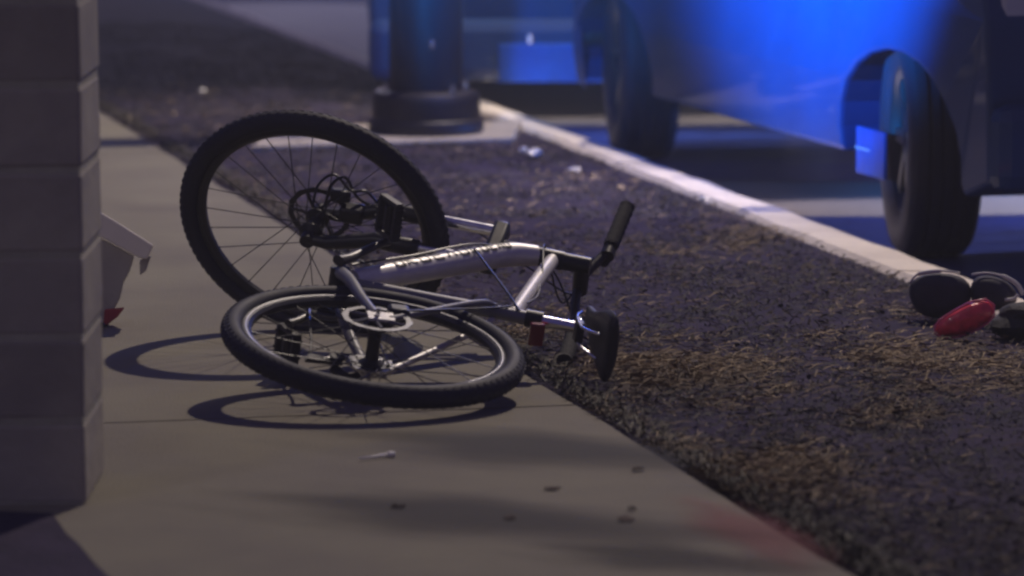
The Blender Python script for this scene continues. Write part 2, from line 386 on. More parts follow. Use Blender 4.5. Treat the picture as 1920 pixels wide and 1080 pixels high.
# ------------------------------------------------------------------ street lamp post
PB = at(797, 257, .022)+Vector((0, .22, 0)); pr = .145
lamp = tag(obj('street_lamp', None, loc=PB), 'dark round lamp post with a thick collar base on a concrete pad', 'street lamp')
MB().lathe([(.215, 0), (.222, .012), (.222, .03), (.216, .05), (.208, .056), (.206, .12), (.203, .145), (.192, .158), (.17, .163), (pr+.002, .165)], 48).build('base', M_pole, lamp, smooth=True, auto=35)
MB().lathe([(pr-.004, .15), (pr-.004, .4), (pr-.03, 3.0), (.075, 7.5)], 40).build('shaft', M_pole, lamp, smooth=True, auto=35)
for q in range(4):
    an = q*math.pi/2+.6; MB().lathe([(.014, .150), (.014, .178), (.009, .182), (.009, .195)], 6, Matrix.Translation((math.cos(an)*.182, math.sin(an)*.182, 0))).build('bolt', M_steel, lamp)
MB().box((.0, -.145, .345), (.02, .012, .035)).build('latch', M_steel, lamp, bevel=.003, M=Matrix.Rotation(.18, 4, 'Z'))
lh = LAMP-PB
MB().sweep(bez([(0, 0, 7.4), (.4, .1, 7.95), (lh.x*.6, lh.y*.6, 8.15), (lh.x-.3, lh.y, 8.1)]), [.05]*31, 10).build('arm', M_pole, lamp, smooth=True)
MB().box((lh.x, lh.y, 8.09), (.75, .3, .12), taper=.7).build('lamp_head', M_pole, lamp, bevel=.03)
pd = MB(); 
V = [at(470, 285, .0), at(962, 268, .0), at(978, 236, .0), at(520, 246, .0)]
cpd = sum(V, Vector())/4
pts = [(v.x-cpd.x, v.y-cpd.y) for v in V]
pd.prism(pts, -.05, .022).build('lamp_pad', M_pad, bevel=.008, loc=(cpd.x, cpd.y, 0))
tag(bpy.data.objects['lamp_pad'], 'square concrete pad under the lamp post', kind='structure')
lamp.location.z = .022
lamp.location.x = at(797, 257, .022).x

# ------------------------------------------------------------------ vehicles
def wheel(parent, loc, R, W_, steer=0):
    M = Matrix.Translation(loc) @ Matrix.Rotation(steer, 4, 'Z') @ Matrix.Rotation(math.pi/2, 4, 'X')
    w2 = W_/2
    hub = MB().lathe([(.0, -w2+.04), (.07, -w2+.035), (.08, -w2+.05), (.08, w2-.05), (.07, w2-.035), (0, w2-.04)], 20).build('wheel', M_black, parent, smooth=True, auto=35, M=M)
    prof = [(R*.62, -w2+.02), (R*.68, -w2+.004), (R*.8, -w2-.004), (R*.92, -w2+.004), (R*.975, -w2+.02), (R, -w2+.045)]
    for gx in (-.06, -.02, .02, .06):
        g2 = gx*W_/.24; prof += [(R, g2-.006), (R-.009, g2-.005), (R-.009, g2+.005), (R, g2+.006)]
    prof += [(R, w2-.045), (R*.975, w2-.02), (R*.92, w2-.004), (R*.8, w2+.004), (R*.68, w2-.004), (R*.62, w2-.02)]
    MB().lathe(prof, 56, cap=False).build('tyre', M_tyre, hub, smooth=True, auto=30)
    r = MB().lathe([(R*.63, -w2+.02), (R*.6, -w2+.03), (R*.55, -w2+.05), (R*.55, w2-.05), (R*.6, w2-.03), (R*.63, w2-.02)], 48, cap=False)
    for s_ in (-1, 1):
        for q in range(7):
            a = q*2*math.pi/7
            r.box((math.cos(a)*R*.33, math.sin(a)*R*.33, s_*(w2-.045)), (R*.5, .045, .02), R=Matrix.Rotation(a, 3, 'Z'))
    r.build('rim', M_rim, hub, smooth=True, auto=30)
    return hub
def vehicle(name, W1, az, L, label, cat, tyre_w=.25, R=.37, width=1.95, front=.9, rear=1.05, sill=.27, steers=(0, 0), bumper_z=.30, near_w=.0):
    a = Vector((math.sin(az), math.cos(az), 0)); left = Vector((-a.y, a.x, 0))
    root = tag(obj(name, None, M=Matrix(((a.x, left.x, 0, W1.x), (a.y, left.y, 0, W1.y), (0, 0, 1, W1.z), (0, 0, 0, 1)))), label, cat)
    # local: x away along the axis, y to the left (kerb), z up; outer side at y = +o
    o_ = tyre_w/2+.055
    yl, yr = o_, o_-width
    ar = R+.07
    def arch(cx):
        q0 = math.asin(min(1, (sill-R)/ar))
        return [(cx-near_w+(ar+near_w)*math.cos(t), R+ar*.66*math.sin(t)) for t in np.linspace(math.pi-q0, q0, 14)]
    low = [(-front, bumper_z+.02)]+[(-near_w*2-ar*math.cos(math.asin((sill-R)/ar))-.02, sill)]
    low += arch(0)+arch(L)+[(L+rear*.8, sill+.02), (L+rear, sill+.12)]
    top = [(L+rear, .90), (L+rear-.06, 1.06), (L+rear-.28, 1.52), (L+rear-.5, 1.58), (L*.62, 1.62), (L*.42, 1.57), (L*.12, 1.10), (-front*.75, 1.0), (-front*.97, .93), (-front, .80)]
    poly = low+top
    mb = MB(); n = len(poly)
    # cross section stations for tumblehome
    V = []; st_ = [(yl-.05, 1), (yl, 1), (yl, 1), (yl-.0, 1)]
    def yy(z, side):
        base = yl if side > 0 else yr
        inset = 0 if z < 1.0 else (z-1.0)*.36
        low_in = .03*max(0, (.55-z)/.3) if z < .55 else 0
        return base - side*(inset+low_in)
    for (x, z) in poly: V.append((x, yy(z, 1), z))
    for (x, z) in poly: V.append((x, yy(z, -1), z))
    mb.add(V, [tuple(range(n)), tuple(range(2*n-1, n-1, -1))]+[(i, n+i, n+(i+1) % n, (i+1) % n) for i in range(n)])
    body = mb.build('body', M_body, root, bevel=.035)
    body.data.materials.append(M_liner)
    A0 = {(round(p_[0], 4), round(p_[1], 4)) for p_ in arch(0)+arch(L)}
    for pf in body.data.polygons:
        if len(pf.vertices) == 4 and all((round(body.data.vertices[v].co.x, 4), round(body.data.vertices[v].co.z, 4)) in A0 for v in pf.vertices): pf.material_index = 1
    MB().box((0, yl-.34, R+.06), (ar*2+near_w*2, .02, ar*1.15)).build('wheel_well', M_liner, root).location = (-near_w, 0, .12)
    MB().box((L, yl-.34, R+.06), (ar*2+near_w*2, .02, ar*1.15)).build('wheel_well', M_liner, root).location = (-near_w, 0, .12)
    wheel(root, (0, 0, R), R, tyre_w, steers[0]); wheel(root, (L, 0, R), R, tyre_w, steers[1])
    wheel(root, (0, yl+yr, R), R, tyre_w, steers[0]); wheel(root, (L, yl+yr, R), R, tyre_w, 0)
    for side, yb in ((1, yl), (-1, yr)):
        for cx in (0, L):
            pts = [(cx+(ar+.0)*math.cos(t), yb-side*.01, min(R+ar*math.sin(t), sill+.17)) for t in np.linspace(math.pi*1.06, -.06*math.pi, 18)]
            pass
        # windows
        def side_pt(x, z, out=.004): return (x, yy(z, side)+side*out, z)
        for (xa, xb, xc, xd) in ((L*.17, L*.47, L*.50, L*.50), (L*.53, L*.53, L*.85, L*.85)):
            q = [side_pt(xa, 1.12), side_pt(xb, 1.49), side_pt(xc, 1.49), side_pt(xd, 1.12)]
            if xa > L*.5: q = [side_pt(xa, 1.12), side_pt(xa, 1.49), side_pt(xc, 1.49), side_pt(xc, 1.12)]
            q2 = [(v[0], v[1]-side*.02, v[2]) for v in q]
            MB().add(q+q2, [(0, 1, 2, 3), (7, 6, 5, 4), (0, 4, 5, 1), (1, 5, 6, 2), (2, 6, 7, 3), (3, 7, 4, 0)]).build('window', M_glass, root)
        for xh in (L*.46, L*.80): MB().sweep([(xh-.07, yb+side*.01, .92), (xh-.06, yb+side*.045, .92), (xh+.06, yb+side*.045, .92), (xh+.07, yb+side*.01, .92)], .012, 6).build('door_handle', M_chrome if side > 0 else M_body, root, smooth=True)
        MB().box((L*.2, yb-side*.02, 1.14), (.12, .16, .13)).build('mirror', M_body, root, bevel=.03)
        # lamps
        MB().box((-front*.93, yb-side*.2, .83), (.12, .3, .13)).build('headlight', M_head, root, bevel=.02)
        MB().box((L+rear-.02, yb-side*.11, .95), (.07, .16, .3)).build('tail_light', M_lensr, root, bevel=.02)
    ym = (yl+yr)/2
    MB().box((-front-.03, ym, bumper_z+.13), (.10, width-.02, .26)).build('bumper', M_body, root, bevel=.05)
    MB().box((L+rear+.02, ym, sill+.25), (.14, width-.06, .2)).build('bumper', M_trim, root, bevel=.04)
    MB().box((-front-.012, ym, .76), (.05, width*.5, .16)).build('grille', M_black, root, bevel=.01)
    # windscreen
    MB().add([(L*.40, yl-.28, 1.52), (L*.40, yr+.28, 1.52), (L*.155, yr+.12, 1.14), (L*.155, yl-.12, 1.14)]+[(L*.40, yl-.28, 1.57), (L*.40, yr+.28, 1.57), (L*.155, yr+.12, 1.19), (L*.155, yl-.12, 1.19)], [(0, 1, 2, 3), (7, 6, 5, 4), (0, 4, 5, 1), (1, 5, 6, 2), (2, 6, 7, 3), (3, 7, 4, 0)]).build('windscreen', M_glass, root)
    # underbody: axles
    for cx in (0, L): MB().sweep([(cx, yl-.2, R), (cx, yr+.2, R)], .05, 10).build('axle', M_trim, root, smooth=True)
    return root
W1 = at(1742, 480, ZS); W2 = at(1202, 296, ZS)
L12 = (W2-W1).length; az1 = math.atan2(W2.x-W1.x, W2.y-W1.y)
suv = vehicle('police_suv', W1, az1, L12, 'dark vehicle beside the kerb with two wheels in view, washed in blue light', 'car', rear=.45, steers=(-rad(11), -rad(9)), sill=.26, tyre_w=.23, near_w=.11)
bpy.context.view_layer.update()
def flank(px, py, off=.152):
    best = None
    for k in range(4000):
        sx_ = -1+5*k/4000; p = suv.matrix_world @ Vector((sx_, off, 0)); e = abs((p.x)/(p.y)*1-ray(px, py).x/ray(px, py).y)
        if best is None or e < best[0]: best = (e, sx_, p)
    v = ray(px, py); t = best[2].y/v.y; return best[1], H+v.z*t-ZS
(sa, za), (sb, zb) = flank(1609, 236), flank(1660, 338)
fo = MB().box(((sa+sb)/2, .152, (za+zb)/2), (abs(sb-sa), .012, za-zb)).build('blue_streak', M_bluelit, suv, bevel=.003)  # streak of blue light built as an added panel on the flank
MB().box(((sa+sb)/2+abs(sb-sa)*.25, .160, za-(za-zb)*.45), (abs(sb-sa)*.5, .004, .006)).build('streak_line', M_white0, fo)
M_added_lens = mat('added_blue_lens', (.02, .10, .6), .2, emit=((.0, .2, 1), 8))
lb = MB().box((1.75, -.85, 1.66), (.28, 1.3, .10)).build('added_light_bar', M_black, suv, bevel=.02)  # unseen roof bar, added to go with the blue fill lamp
for yq in (-1.35, -1.0, -.65, -.35): MB().box((1.75, yq, 1.69), (.30, .26, .09)).build('added_lens', M_added_lens, lb, bevel=.015)
lbp = bpy.data.lights.new('blue_fill', 'POINT'); lbp.energy = 45; lbp.color = (.05, .15, 1); lbp.shadow_soft_size = .08  # point lamp added for blue spill on grass and kerb
lbo = bpy.data.objects.new('blue_fill', lbp); C.objects.link(lbo); lbo.location = suv.matrix_world @ Vector((1.7, .32, 1.82))
P2 = aty(690, 60, 16.8)
v2 = vehicle('parked_car', Vector((P2.x+.14, 17.75, ZS)), rad(-2), 2.8, 'dark car behind the lamp post with an added panel coloured as if lit blue low on its bumper', 'car', sill=.24, bumper_z=.22, steers=(0, 0))
# added panel low on the far car's bumper, blue light painted into its colour
q0, q1 = aty(935, 82, 16.70), aty(1132, 154, 16.70)
pw = MB().box((0, 0, 0), (q1.x-q0.x, .02, q0.z-q1.z)).build('added_panel', M_bluelit, v2, bevel=.004)
pw.matrix_world = Matrix.Translation(((q0.x+q1.x)/2, 16.70, (q0.z+q1.z)/2)); 
v2M = v2.matrix_world.copy()

bpy.context.view_layer.update()
def on_v2(px0, py0, px1, py1, y, name, m, d=.01):
    a_, b_ = aty(px0, py0, y), aty(px1, py1, y); o = MB().box((0, 0, 0), (b_.x-a_.x, d, a_.z-b_.z)).build(name, m, v2, bevel=.002)
    o.matrix_basis = v2.matrix_world.inverted() @ Matrix.Translation(((a_.x+b_.x)/2, y, (a_.z+b_.z)/2)); return o
on_v2(1092, 14, 1124, 22, 16.78, 'trim_strip', M_stripw)
on_v2(989, 66, 995, 82, 16.69, 'bracket', M_stripw)
on_v2(693, 53, 702, 63, 16.86, 'side_reflector', M_stripw)
# ------------------------------------------------------------------ bicycle
f_ = Vector((-0.13332575, 0.96992005, 0.20366476)); u_ = Vector((0.98058582, 0.15891464, -0.11488075)); l_ = Vector((0.14379046, -0.18439421, 0.97227727))
BBw = Vector((-0.4074, 9.3237, 0.2147))
bike = tag(obj('bicycle', None, M=Matrix(((f_.x, l_.x, u_.x, BBw.x), (f_.y, l_.y, u_.y, BBw.y), (f_.z, l_.z, u_.z, BBw.z), (0, 0, 0, 1)))),
           'silver mountain bike fallen on its side with the front wheel twisted upright', 'bicycle')
def B(f, u, l=0.0): return Vector((f, l, u))
st_, hf, hu, ha, fl, rk, sl, ru, rl = -1.1831, .3602, .4913, 1.2422, .5304, .0442, .6322, .0394, .4255
ax = B(-math.cos(ha), math.sin(ha)); fw = B(math.sin(ha), math.cos(ha)); lx = B(0, 0, 1)
f2 = fw*math.cos(st_)+lx*math.sin(st_); l2 = lx*math.cos(st_)-fw*math.sin(st_)
hb = B(hf, hu); ht = hb+ax*.105; RH = B(-rl, ru); FH = hb-ax*fl+f2*rk
seatdir = B(-math.cos(rad(73)), math.sin(rad(73)))
STT = seatdir*.45
fr = lambda mb, name, m, **k: mb.build(name, m, bike, smooth=True, auto=40, **k)
# frame: one silver part
dt = bez([B(.02, .035), B(hf*.35, hu*.36), B(hf*.72, hu*.70), B(hf*.93, hu*.92), hb+ax*.035], 8)
mb = MB().sweep(dt, list(np.interp(np.linspace(0, 1, len(dt)), [0, .3, .8, 1], [.026, .031, .030, .026])), 16)
fr(mb, 'down_tube', M_frame)
fr(MB().sweep([hb-ax*.05, hb-ax*.045, ht-ax*.005, ht], [.0225, .024, .0235, .0225], 18), 'head_tube', M_black)
tt = [STT-seatdir*.03, STT.lerp(ht, .5)-seatdir*.015-ax*.015, ht-ax*.028]
fr(MB().sweep(tt, .0180, 14), 'top_tube', M_frame)
fr(MB().sweep([B(0, 0), STT+seatdir*.03], .0165, 14), 'seat_tube', M_stay)
fr(MB().sweep([B(0, 0, -.037), B(0, 0, .037)], .024, 18), 'bottom_bracket', M_black)
for s_ in (-1, 1):
    fr(MB().sweep(bez([B(-.02, .0, s_*.03), B(-.14, .008, s_*.052), B(-.28, .02, s_*.06), RH+B(.03, -.004, s_*.066)]), list(np.linspace(.016, .010, 31)), 10), 'chain_stay', M_stay)
    fr(MB().sweep(bez([STT-seatdir*.075+B(-.006, 0, s_*.016), (STT-seatdir*.075).lerp(RH, .2)+B(0, .004, s_*.038), RH+B(.0, .03, s_*.066)]), .0080, 10), 'seat_stay', M_stay if s_ > 0 else M_frame)
    fr(MB().box(RH+B(.005, .008, s_*.068), (.05, .006, .06)), 'dropout', M_steel if s_ < 0 else M_frame)
# bridge, clamp, seatpost, saddle
fr(MB().sweep([STT+seatdir*.0, STT+seatdir*.04], .021, 14), 'seat_clamp', M_black)
fr(MB().sweep([STT, seatdir*(sl-.05)], .0135, 14), 'seatpost', M_steel)
def saddle():
    sd0 = seatdir*(sl-.012); V = []; prof = [(-.135, .070, .030), (-.12, .079, .038), (-.06, .074, .040), (0, .045, .034), (.06, .026, .028), (.12, .020, .024), (.145, .012, .014)]
    mb = MB(); n = 14
    for f, wv, th in prof:
        for k in range(n):
            q = 2*math.pi*k/n; c, s_ = math.cos(q), math.sin(q)
            V.append(sd0+B(f+.0, (max(s_, -.35) if s_ < 0 else s_*.55)*th*1.0+.0 + (.012 if f < -.05 else 0), c*wv*1.12))
    Fc = [(i*n+k, i*n+(k+1) % n, (i+1)*n+(k+1) % n, (i+1)*n+k) for i in range(len(prof)-1) for k in range(n)]
    Fc += [tuple(range(n-1, -1, -1)), tuple((len(prof)-1)*n+k for k in range(n))]
    o = fr(mb.add(V, Fc), 'saddle', M_blackpl); mo = o.modifiers.new('s', 'SUBSURF'); mo.levels = mo.render_levels = 1
    for s_ in (-1, 1):
        r = MB().sweep(bez([sd0+B(-.11, -.015, s_*.03), sd0+B(-.05, -.045, s_*.022), sd0+B(.03, -.045, s_*.022), sd0+B(.11, -.02, s_*.008)]), .0035, 8)
        rr = r.build('saddle_rail', M_steel, o, smooth=True)
    MB().box(sd0+B(-.01, -.045), (.04, .05, .02)).build('rail_clamp', M_black, o, bevel=.004)
saddle()
rf = fr(MB().box(seatdir*(sl-.15)+B(-.045, -.01, -.02), (.018, .055, .035)), 'rear_reflector', M_red, bevel=.004)
fr(MB().sweep([seatdir*(sl-.15), seatdir*(sl-.15)+B(-.04, -.01, -.01)], .006, 8), 'reflector_bracket', M_black)
# wheels
def bike_wheel(c, axis, name, disc_side, rear=False):
    z = axis.normalized(); x = Vector((1, .2, .3)); x = (x-z*x.dot(z)).normalized(); y = z.cross(x)
    M = Matrix(((x.x, y.x, z.x, c.x), (x.y, y.y, z.y, c.y), (x.z, y.z, z.z, c.z), (0, 0, 0, 1)))
    hw = .06 if rear else .045
    hub = MB().lathe([(.006, -hw-.012), (.012, -hw-.01), (.014, -hw), (.03, -hw+.014), (.03, -hw+.018), (.016, -hw+.028), (.015, 0), (.016, hw-.028), (.03, hw-.018), (.03, hw-.014), (.014, hw), (.012, hw+.01), (.006, hw+.012)], 20).build(name, M_black, bike, smooth=True, auto=35, M=M)
    Rc, rt = .319, .0265; mb = MB(); prof = []
    for k in range(16):
        q = 2*math.pi*k/16; prof.append((Rc+rt*math.cos(q)*(1.0 if math.cos(q) > 0 else .8), rt*math.sin(q)))
    mb.lathe(prof, 96, closed=True)
    for k in range(92):
        a = 2*math.pi*k/92
        for j, (lat, off) in enumerate(((0, 0), (.5, .5), (-.5, .5), (1.0, 0), (-1.0, 0))):
            aa = a+off*2*math.pi/92
            rr = Rc+rt*math.cos(lat); zz = rt*math.sin(lat)
            R3 = Matrix.Rotation(aa, 3, 'Z') @ Matrix.Rotation(-lat, 3, 'Y')
            mb.box((rr*math.cos(aa), rr*math.sin(aa), zz), (.0020, .010, .0075), R=R3)
    mb.build('tyre', M_tyre, hub, smooth=True, auto=35)
    MB().lathe([(.300, -.0125), (.297, -.014), (.286, -.0125), (.278, -.006), (.278, .006), (.286, .0125), (.297, .014), (.300, .0125), (.292, .0)], 96, closed=True).build('rim', M_rim, hub, smooth=True, auto=30)
    for s_ in (-1, 1):
        MB().lathe([(.2958, s_*.0130), (.2945, s_*.0150), (.2885, s_*.0145), (.2885, s_*.0125)], 96, closed=True).build('rim_edge', M_rimw if rear else M_rim, hub, smooth=True)
    spm = None
    for k in range(28):
        a = 2*math.pi*k/28; s_ = 1 if k % 2 else -1; tw = .55*(1 if (k//2) % 2 else -1)
        p0 = Vector((.029*math.cos(a+tw*2.2), .029*math.sin(a+tw*2.2), s_*(hw-.016))); p1 = Vector((.281*math.cos(a), .281*math.sin(a), 0))
        d = p1-p0; zz = d.normalized(); xx = zz.orthogonal().normalized(); y2 = zz.cross(xx)
        if spm is None:
            spm = mesh('spoke', *(lambda m_: (m_.V, m_.F))(MB().sweep([(0, 0, 0), (0, 0, 1)], .0013, 5)), M_black)
        ms = Matrix(((xx.x, y2.x, zz.x*d.length, p0.x), (xx.y, y2.y, zz.y*d.length, p0.y), (xx.z, y2.z, zz.z*d.length, p0.z), (0, 0, 0, 1)))
        obj('spoke', spm, hub, M=ms)
    MB().sweep([(.275, 0, 0), (.235, 0, 0)], .003, 6).build('valve', M_black, hub)
    # disc rotor on the left
    zr = disc_side*(hw+.004); rm = MB()
    n = 48; V = []; 
    for k in range(n):
        q = 2*math.pi*k/n; ro = .080+.0015*math.sin(q*12)
        for r_, z_ in ((ro, zr-.001), (ro, zr+.001), (.066, zr+.001), (.066, zr-.001)): V.append((r_*math.cos(q), r_*math.sin(q), z_))
    Fc = []
    for k in range(n):
        j = (k+1) % n
        for i in range(4): Fc.append((k*4+i, k*4+(i+1) % 4, j*4+(i+1) % 4, j*4+i))
    rm.add(V, Fc)
    for q in range(6):
        a = q*math.pi/3; rm.sweep([(.018*math.cos(a), .018*math.sin(a), zr), (.067*math.cos(a+.35), .067*math.sin(a+.35), zr)], .0045, 6)
    rm.lathe([(.022, zr-.002), (.022, zr+.002)], 16)
    rm.build('brake_rotor', M_rotor if rear else M_rim, hub, smooth=True, auto=30)
    if rear:
        cs = MB()
        for i in range(7):
            R_ = .054-.006*i; z_ = -hw+.004-.0 - i*.0045+.012
            prof2 = [(R_, z_-.001), (R_, z_+.001)]
            cs.lathe(prof2, 26)
            for k in range(16):
                a = 2*math.pi*k/16; cs.box((R_*math.cos(a), R_*math.sin(a), z_), (.008, .006, .0022), R=Matrix.Rotation(a, 3, 'Z'))
        cs.build('cassette', M_steel, hub)
        MB().sweep([(0, 0, -hw-.03), (0, 0, hw+.03)], .005, 8).build('axle', M_steel, hub)
    return hub
rw = bike_wheel(RH, lx, 'rear_wheel', 1, True)
fwheel = bike_wheel(FH, l2, 'front_wheel', 1)
# fork
for s_ in (-1, 1):
    o = l2*s_*.062
    top = hb-ax*.075+o; mid = hb-ax*.26+o; low = FH+l2*s_*.056
    fr(MB().sweep([top, mid], .0145, 14), 'stanchion', M_steel)
    fr(MB().sweep([mid+ax*.012, mid, mid-ax*.1, low+ax*.05, low], [.0205, .0225, .020, .017, .013], 14), 'fork_leg', M_black)
    fr(MB().sweep([low+l2*.012, low-l2*.012], .019, 12), 'fork_dropout', M_black)
fr(MB().box((0, 0, 0), (.05, .165, .042), R=Matrix((f2, l2, ax)).transposed()), 'fork_crown', M_black, bevel=.01)
bpy.data.objects['fork_crown'].location = hb-ax*.07
arch = [mid_ for mid_ in bez([hb-ax*.26-l2*.062+f2*.01, hb-ax*.235-l2*.058+f2*.035, hb-ax*.20+f2*.05, hb-ax*.235+l2*.058+f2*.035, hb-ax*.26+l2*.062+f2*.01])]
arch = [p - f2*0 for p in arch]
fr(MB().sweep(arch, .009, 8), 'fork_brace', M_black)
# front caliper
fr(MB().box((0, 0, 0), (.045, .04, .06), R=Matrix((f2, l2, ax)).transposed()), 'brake_caliper', M_black, bevel=.008)
bpy.data.objects['brake_caliper'].location = FH+ax*.085+l2*.045-f2*.025
o = fr(MB().box(RH+B(.06, .055, .06), (.045, .035, .05)), 'brake_caliper', M_black, bevel=.008)
# stem, bar, grips, levers
stc = ht+ax*.045
fr(MB().sweep([ht-ax*.002, ht+ax*.065], .0215, 14), 'headset_spacer', M_black)
SC = stc+f2*.075
fr(MB().sweep([stc-f2*.0, SC+f2*.012], [.021, .019], 12), 'stem', M_black)
bar = bez([SC-l2*.31+ax*.03-f2*.03, SC-l2*.17+ax*.025-f2*.01, SC-l2*.05, SC+l2*.05, SC+l2*.17+ax*.04-f2*.01, SC+l2*.31+ax*.05-f2*.03])
fr(MB().sweep(bar, .0125, 12), 'handlebar', M_black)
for s_ in (-1, 1):
    e = SC+l2*s_*.313+ax*(.05 if s_ > 0 else .03)-f2*.03; i_ = SC+l2*s_*.17+ax*(.04 if s_ > 0 else .025)-f2*.010
    pts = [i_.lerp(e, t) for t in np.linspace(0, 1, 14)]
    fr(MB().sweep(pts, [.0205 if k % 2 else .0185 for k in range(14)], 12), 'grip', M_grip)
    c = i_-l2*s_*.03
    fr(MB().sweep([c-l2*s_*.012, c+l2*s_*.012], .018, 12), 'shifter', M_black)
    fr(MB().sweep(bez([c+f2*.01, c+f2*.03-ax*.01, c+f2*.035+l2*s_*.04-ax*.018, c+f2*.03+l2*s_*.10-ax*.016]), [.014]*10+[.010]*10+[.007]*11, 8), 'brake_lever', M_black)
# cranks
cr = B(.62, .78).normalized()                                 # left crank direction
ca = B(math.cos(.75), math.sin(.75))
for s_ in (-1, 1):
    base = B(0, 0, s_*.055); d = ca*s_
    tip = base+d*.170+B(0, 0, s_*.014)
    fr(MB().sweep([base-d*.012, base+d*.03, tip-d*.02, tip+d*.008], [.018, .014, .011, .013], 10, sx=.75, ref=lx), 'crank_arm', M_rim if s_ > 0 else M_black)
    pc = tip+B(0, 0, s_*.062); pm = MB()
    R3 = Matrix.Rotation(.4, 3, 'Y')
    for q in (-1, 1):
        pm.box(pc+R3 @ B(q*.038, 0), (.010, .085, .022), R=R3)
        pm.box(pc+B(0, 0, q*.042)*1.0, (.082, .010, .018), R=R3)
    pm.sweep([tip, pc+B(0, 0, s_*.04)], .008, 8)
    pm.sweep([pc-B(0, 0, .03), pc+B(0, 0, .03)], .014, 8)
    for q in (-1, 1):
        for k in range(4): pm.box(pc+R3 @ B(q*.043, .0, -.03+k*.02), (.004, .006, .026), R=R3)
    pm.build('pedal', M_blackpl, bike)
cg = MB()
for R_, z_ in ((.083, -.050), (.064, -.043), (.05, -.036)):
    n = 40; V = []
    for k in range(n):
        q = 2*math.pi*k/n; ro = R_+(.003 if k % 2 else -.002)
        for r_, zz in ((ro, z_-.001), (ro, z_+.001), (R_-.014, z_+.001), (R_-.014, z_-.001)): V.append((r_*math.cos(q), zz, r_*math.sin(q)))
    Fc = []
    for k in range(n):
        j = (k+1) % n
        for i in range(4): Fc.append((k*4+i, k*4+(i+1) % 4, j*4+(i+1) % 4, j*4+i))
    cg.add(V, Fc)
for q in range(5):
    a = q*2*math.pi/5; cg.sweep([B(.012*math.cos(a), .012*math.sin(a), -.045), B(.075*math.cos(a), .075*math.sin(a), -.047)], .007, 6)
fr(cg, 'chainring', M_black)
fr(MB().lathe([(.0, .052), (.098, .052), (.102, .055), (.098, .058), (0, .058)], 40, Matrix.Rotation(math.pi/2, 4, 'X')), 'chain_guard', M_blackpl)
# chain: two runs, around chainring and cassette
ch = []
for t in np.linspace(-math.pi*.5, math.pi*.5, 14): ch.append(B(.065*math.cos(t), .065*math.sin(t), -.045))
for t in np.linspace(0, 1, 8)[1:-1]: ch.append(B(-.0, .065, -.045).lerp(RH+B(0, .04, -.045), t))
for t in np.linspace(math.pi*.5, math.pi*1.3, 10): ch.append(RH+B(.042*math.cos(t), .042*math.sin(t), -.045))
ch += [RH+B(.015, -.05, -.047), RH+B(.03, -.075, -.047), RH+B(.012, -.11, -.047), RH+B(.035, -.135, -.047)]
for t in np.linspace(0, 1, 8)[1:-1]: ch.append((RH+B(.05, -.13, -.047)).lerp(B(0, -.065, -.045), t))
cm = MB()
for i in range(len(ch)):
    cm.sweep([ch[i], ch[(i+1) % len(ch)]], .0042, 5, sx=.7)
cm.build('chain', M_rim, bike)
dm = MB().sweep(bez([RH+B(0, -.02, -.075), RH+B(-.01, -.05, -.08), RH+B(.02, -.08, -.07)]), .012, 8)
dm.box(RH+B(.018, -.105, -.055), (.02, .006, .085))
for c in (RH+B(.03, -.075, -.047), RH+B(.012, -.125, -.047)):
    dm.lathe([(.019, -.004), (.021, 0), (.019, .004)], 12, Matrix.Translation(c) @ Matrix.Rotation(math.pi/2, 4, 'X'))
fr(dm, 'rear_derailleur', M_black)
# cables
def cable(pts, r=.0026): fr(MB().sweep(bez(pts), r, 6), 'cable', M_black)
lc = SC+l2*.15+f2*.02; rc_ = SC-l2*.15+f2*.02
cable([lc, SC+l2*.08+f2*.09-ax*.03, hb-ax*.0+f2*.08+l2*.05, hb-ax*.18+l2*.075+f2*.01, FH+ax*.14+l2*.065-f2*.02, FH+ax*.10+l2*.055-f2*.03])
cable([rc_, SC-l2*.03+f2*.10+ax*.0, ht+B(.06, -.03, -.03), B(hf*.8, hu*.76, .035), B(hf*.4, hu*.38, .036), B(.04, .03, .033)])
cable([lc-l2*.01, SC+l2*.05+f2*.1-ax*.05, ht+B(.02, -.05, .03), STT.lerp(ht, .6)+B(0, -.022, .012), STT.lerp(ht, .15)+B(0, -.022, .01), RH+B(.04, .07, .075)])
cable([B(hf*.72, hu*.72, .03), STT.lerp(ht, .35)+B(-.03, -.09, .02), STT+B(-.01, -.02, .02)], .003)
cable([FH+B(0, .02, .05), FH+B(0, .03, .11), FH+B(.02, .065, .125), FH+B(.01, .10, .08), FH+B(0, .15, .06)], .004)
cable([FH+B(0, -.01, .05), FH+B(.02, .0, .10), FH+B(.02, .035, .13), FH+B(.0, .08, .10), FH+B(0, .12, .10), FH+B(.02, .17, .05)], .0035)
fr(MB().box(FH+B(0, .055, .085), (.035, .03, .05)), 'cable_guide', M_black, bevel=.006)
